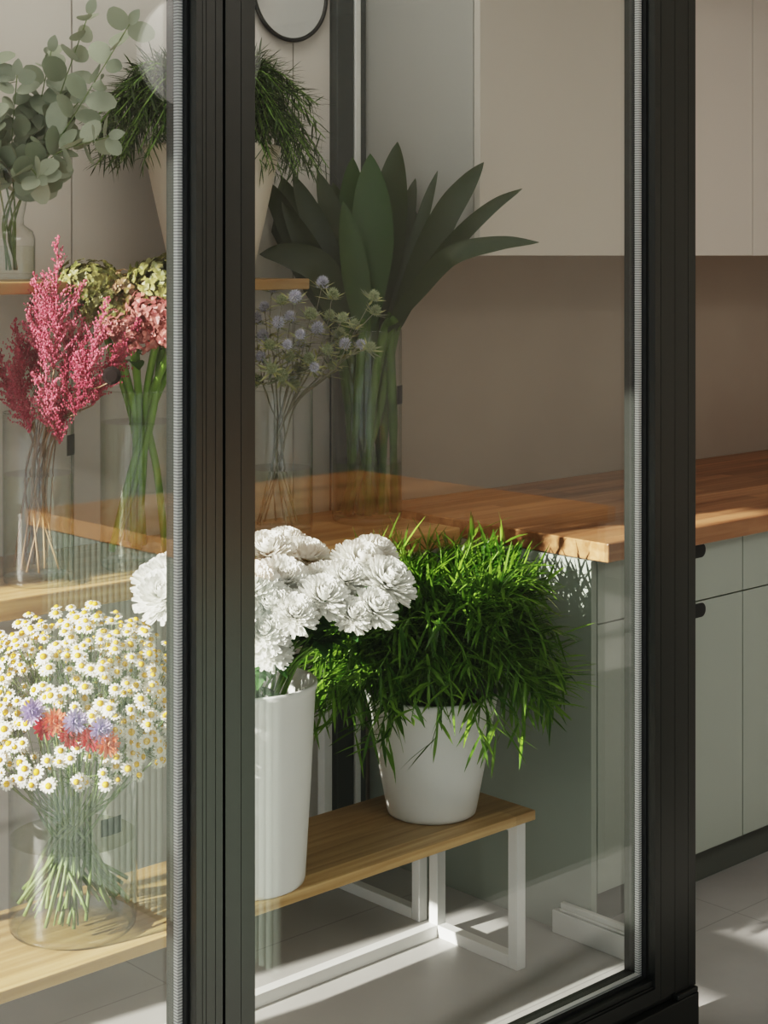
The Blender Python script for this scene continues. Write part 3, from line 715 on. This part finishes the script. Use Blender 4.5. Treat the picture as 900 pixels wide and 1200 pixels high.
# ------------------------------------------------------------------ aspidistra leaves
pc = V((2.692, 2.955, SZ1)); pr, ph = .085, .462
t = glass_vase('glass_vase', 'tallest clear glass cylinder vase on the shelf, packed with dark aspidistra stems', pc, pr, ph, .145, 'water_green')
label_patch(t, pc, pr, facing(434) + 1.25, .5, .285, .33)
# tip px, mid px (blade belly), half width px, depth offset
AS = [((304,298),(372,312),17,-.10),((304,206),(352,288),15,.02),((322,200),(368,286),15,.06),((343,204),(380,290),15,-.03),((352,222),(388,300),14,.10),((372,200),(398,286),16,.03),
      ((390,214),(408,280),15,.09),((413,184),(416,270),19,.06),((434,180),(437,268),22,-.08),((466,166),(456,262),20,.02),((452,196),(446,286),16,.11),((487,209),(470,276),11,.06),((497,222),(474,282),10,.1),
      ((513,200),(492,268),7,.0),((567,190),(522,252),14,-.12),((556,204),(512,268),12,-.05),((612,221),(535,280),9,-.20),((632,284),(528,300),10,-.24),((330,236),(372,312),14,-.07),((306,244),(356,310),14,.05),((402,236),(414,310),14,-.1)]
AS.sort(key=lambda q: q[0][0])
for i, (tp, md, hw, dz) in enumerate(AS):
    rn = random.Random(600+i); d0 = 3.985
    tip = atD(tp[0], tp[1], d0+dz*1.3); mid = atD(md[0], md[1], d0+dz)
    base = V((pc.x, pc.y, SZ1+ph-.01)) + V((mid.x-pc.x, mid.y-pc.y, 0))*.55; base += V((rn.uniform(-.015,.015), rn.uniform(-.015,.015), 0))
    hb = V((base.x-pc.x, base.y-pc.y, 0)); 
    if hb.length > .07: base = V((pc.x, pc.y, base.z)) + hb.normalized()*.07
    t = thing('aspidistra_leaf', 'dark green pointed aspidistra leaf in the tallest vase, %s by its tip' % nth(i, len(AS)), 'leaf', base, 'aspidistra leaves')
    pts = curve([base, base.lerp(mid, .5) + V((0,0,.01)), mid, mid.lerp(tip, .55) + V((0,0,.012 if tp[0] > 590 or tp[0] < 310 else .004)), tip], 5); n = len(pts)
    W = hw*d0/F; ws = []; sides = []; ns = []
    tw = rn.uniform(-.35,.35)
    for j, p in enumerate(pts):
        u = j/(n-1); ws.append(W*max(.02, (.16 + 1.0*math.sin(PI*min(1, u**.85))**.8) if u < .5 else math.sin(PI*u**.85)**.75*1.12) if u < 1 else .0004)
        td = (pts[min(j+1,n-1)]-pts[max(j-1,0)]).normalized(); view = (D + R_*tw).normalized()
        sd = td.cross(view); sd.normalize(); sides.append(sd); ns.append(sd.cross(td)*-1)
    mb = MB(); mb.strip(pts, ws, sides, .28, ns); mb.build('blade', M['asp_front'] if tp in ((413,184),(434,180),(402,236)) else M['asp'], t, True)
    a = rn.uniform(0,2*PI); a = 2.39996*i; q_ = .07*math.sqrt((i+.5)/len(AS)); bot = V((pc.x+math.cos(a)*q_, pc.y+math.sin(a)*q_, SZ1+.022))
    mb = MB(); mb.tube(curve([bot, bot.lerp(base, .5) + V((rn.uniform(-.015,.015), rn.uniform(-.015,.015), 0)), base, pts[2]], 5), [.0090]*5 + [.0115]*11, 8); mb.build('stalk', M['asp_stem'], t, True)

# ------------------------------------------------------------------ eucalyptus
uc = V((1.705, 2.93, SZ2))
glass_vase('glass_vase', 'small clear glass bottle vase with flared neck at the left of the top shelf', uc, .05, .235, .07, 'water', [(.042,0),(.049,.006),(.050,.02),(.050,.085),(.045,.100),(.028,.112),(.027,.125),(.036,.17),(.052,.235)])
EU = [((-14,70),(-4,160)),((20,88),(14,170)),((60,60),(40,150)),((104,16),(60,140)),((152,28),(84,140)),((128,160),(60,185)),((46,208),(30,200)),((-20,130),(-8,180)),((92,120),(48,170))]
for i, (tp, md) in enumerate(sorted(EU)):
    rn = random.Random(700+i); d = 3.30 + rn.uniform(-.08,.06); tip = atD(tp[0], tp[1], d-.04); mid = atD(md[0], md[1], d)
    nk = V((uc.x+rn.uniform(-.012,.012), uc.y+rn.uniform(-.012,.012), SZ2+.125)); bot = V((uc.x+rn.uniform(-.03,.03), uc.y+rn.uniform(-.03,.03), SZ2+.022))
    t = thing('eucalyptus_branch', 'grey-green eucalyptus branch in the top shelf vase, %s by its tip' % nth(i, len(EU)), 'branch', nk, 'eucalyptus branches')
    pts = curve([bot, nk, mid, tip], 8); mb = MB(); mb.tube(pts, [.002]*16 + [.0012]*9, 5); mb.build('stem', M['stem_pale'], t, True)
    lb = MB(); n = 9; seg = pts[11:]
    for j in range(n):
        f = (j+.6)/n*(len(seg)-1); k = min(int(f), len(seg)-2); p = seg[k].lerp(seg[k+1], f-k); td = (seg[k+1]-seg[k]).normalized()
        rv = V((rn.gauss(0,1), rn.gauss(0,1), rn.gauss(0,1))); rv = (rv-td*rv.dot(td)).normalized()
        for s in (-1, 1):
            L = rn.uniform(.05,.075)*(1-.3*j/n); dl = (rv*s + td*.55).normalized()
            up = (-D*.8 + V((rn.gauss(0,.5), rn.gauss(0,.5), rn.gauss(.3,.5)))).normalized()
            lb.leaf(p + dl*.004, dl, up, L, L*.78, rn.uniform(-.1,.5), 6, .12, lambda u: max(.06, math.sin(PI*min(1, .04+.93*u))**.55))
    dl = (seg[-1]-seg[-2]).normalized(); lb.leaf(tip, dl, -D, .034, .022, .1, 5, .12)
    lb.build('leaves', M['euc'], t, True)

# ------------------------------------------------------------------ round mirror on the panelling
p = V((2.60, WY1-.018, 2.185)); t = thing('round_mirror', 'round wall mirror with thin dark frame, high on the back panelling', 'mirror', p)
mb = MB(); n = 64; rr = .115
ring = [p + V((math.cos(2*PI*i/n)*rr, 0, math.sin(2*PI*i/n)*rr)) for i in range(n+1)]; mb.tube(ring, .0055, 8, cap=False); mb.build('mirror_frame', M['black'], t, True)
mb = MB(); vs = [p] + [p + V((math.cos(2*PI*i/n)*rr, 0, math.sin(2*PI*i/n)*rr)) for i in range(n)]
mb.add(vs, [(0, i, i % n + 1) if False else (0, i % n + 1, i) for i in range(1, n+1)]); mb.build('mirror_glass', M['mirror'], t)

# ------------------------------------------------------------------ the shop desk on the camera side (seen mirrored in the glass)
DX0, DX1, DY0, DY1 = 2.19, 3.3, .32, 1.29
t = thing('shop_desk', 'wooden topped desk with pale green fluted front, reflected in the door glass', 'desk', (DX0+.3, (DY0+DY1)/2, 0))
mb = MB(); yy = DY0+.03
mb.box((DX0+.04, DY0+.03, 0), (DX1, DY1-.02, .86)); mb.build('body', M['sage_dark'], t)  # dark body colour paints the shade in the grooves between ribs
mb = MB(); y = DY0+.03
while y < DY1-.04:
    pts = [(DX0+.04 - .0105*math.sin(PI*k/10), y + .0095 - .0095*math.cos(PI*k/10)) for k in range(11)]
    for (xa, ya), (xb, yb) in zip(pts[:-1], pts[1:]): mb.add([(xa,ya,.02),(xb,yb,.02),(xb,yb,.858),(xa,ya,.858)], [(0,3,2,1)])
    y += .025
mb.build('fluted_front', M['fluted'], t, True)
boxobj('desk_top', (DX0, DY0, .86), (DX1+.02, DY1, .90), M['block_y'], t, .003)
p = V((3.30, -.45, 2.22)); t = thing('pendant_lamp', 'white glass globe pendant lamp, reflected faintly in the upper left glass', 'lamp', p)
mb = MB(); n = 24; mb.lathe([(max(.0001, .2*math.sin(PI*i/n)), -.2*math.cos(PI*i/n)) for i in range(n+1)], p, 40); mb.build('globe', M['lamp'], t, True)
mb = MB(); mb.lathe([(.0001,.215),(.03,.215),(.035,.19),(.0001,.19)], p, 20); mb.build('cap', M['black'], t, True)
mb = MB(); mb.tube([p + V((0,0,.2)), V((p.x, p.y, CZ))], .003, 6); mb.build('cord', M['black'], t)

# ------------------------------------------------------------------ light
def look(o, d): o.rotation_euler = V(d).to_track_quat('-Z', 'Y').to_euler()
sun = bpy.data.lights.new('sun', 'SUN'); sun.energy = 11.0; sun.angle = math.radians(.6); sun.color = (1, .95, .87)
so = bpy.data.objects.new('sun', sun); C.objects.link(so); look(so, V((1, -.11, -.38)))
def area(name, loc, d, sx, sy, e, col=(1,1,1)):
    l = bpy.data.lights.new(name, 'AREA'); l.shape = 'RECTANGLE'; l.size = sx; l.size_y = sy; l.energy = e; l.color = col
    o = bpy.data.objects.new(name, l); C.objects.link(o); o.location = loc; look(o, d); return o
area('ceiling_light', (2.2, -.8, CZ-.05), (0,0,-1), 2.0, 1.0, 28, (1,.95,.88))  # added fill lamp to brighten the cabinet fronts
area('ceiling_light_inner', (1.6, 2.55, CZ-.05), (0,0,-1), 1.6, .5, 9, (1,.95,.88))  # added fill over the bench, lifts the white pots
w = bpy.data.worlds.new('world'); sc.world = w; w.use_nodes = True
bg = w.node_tree.nodes['Background']; bg.inputs[0].default_value = (.86,.93,1.0,1); bg.inputs[1].default_value = 1.1

# ------------------------------------------------------------------ camera
cam = bpy.data.cameras.new('camera'); cam.sensor_fit = 'HORIZONTAL'; cam.sensor_width = 36; cam.lens = 36*F/900
cam.shift_y = -300/900; cam.clip_start = .02
co = bpy.data.objects.new('camera', cam); C.objects.link(co); co.location = (0, 0, CH)
co.rotation_euler = (PI/2, 0, -math.atan2(D.x, D.y)); sc.camera = co
sc.view_settings.view_transform = 'Filmic'
sc.view_settings.look = 'High Contrast'
sc.view_settings.exposure = 0.3
sc.cycles.transparent_max_bounces = 48
sc.cycles.max_bounces = 10
sc.cycles.caustics_reflective = False; sc.cycles.caustics_refractive = False
sc.cycles.sample_clamp_indirect = 6
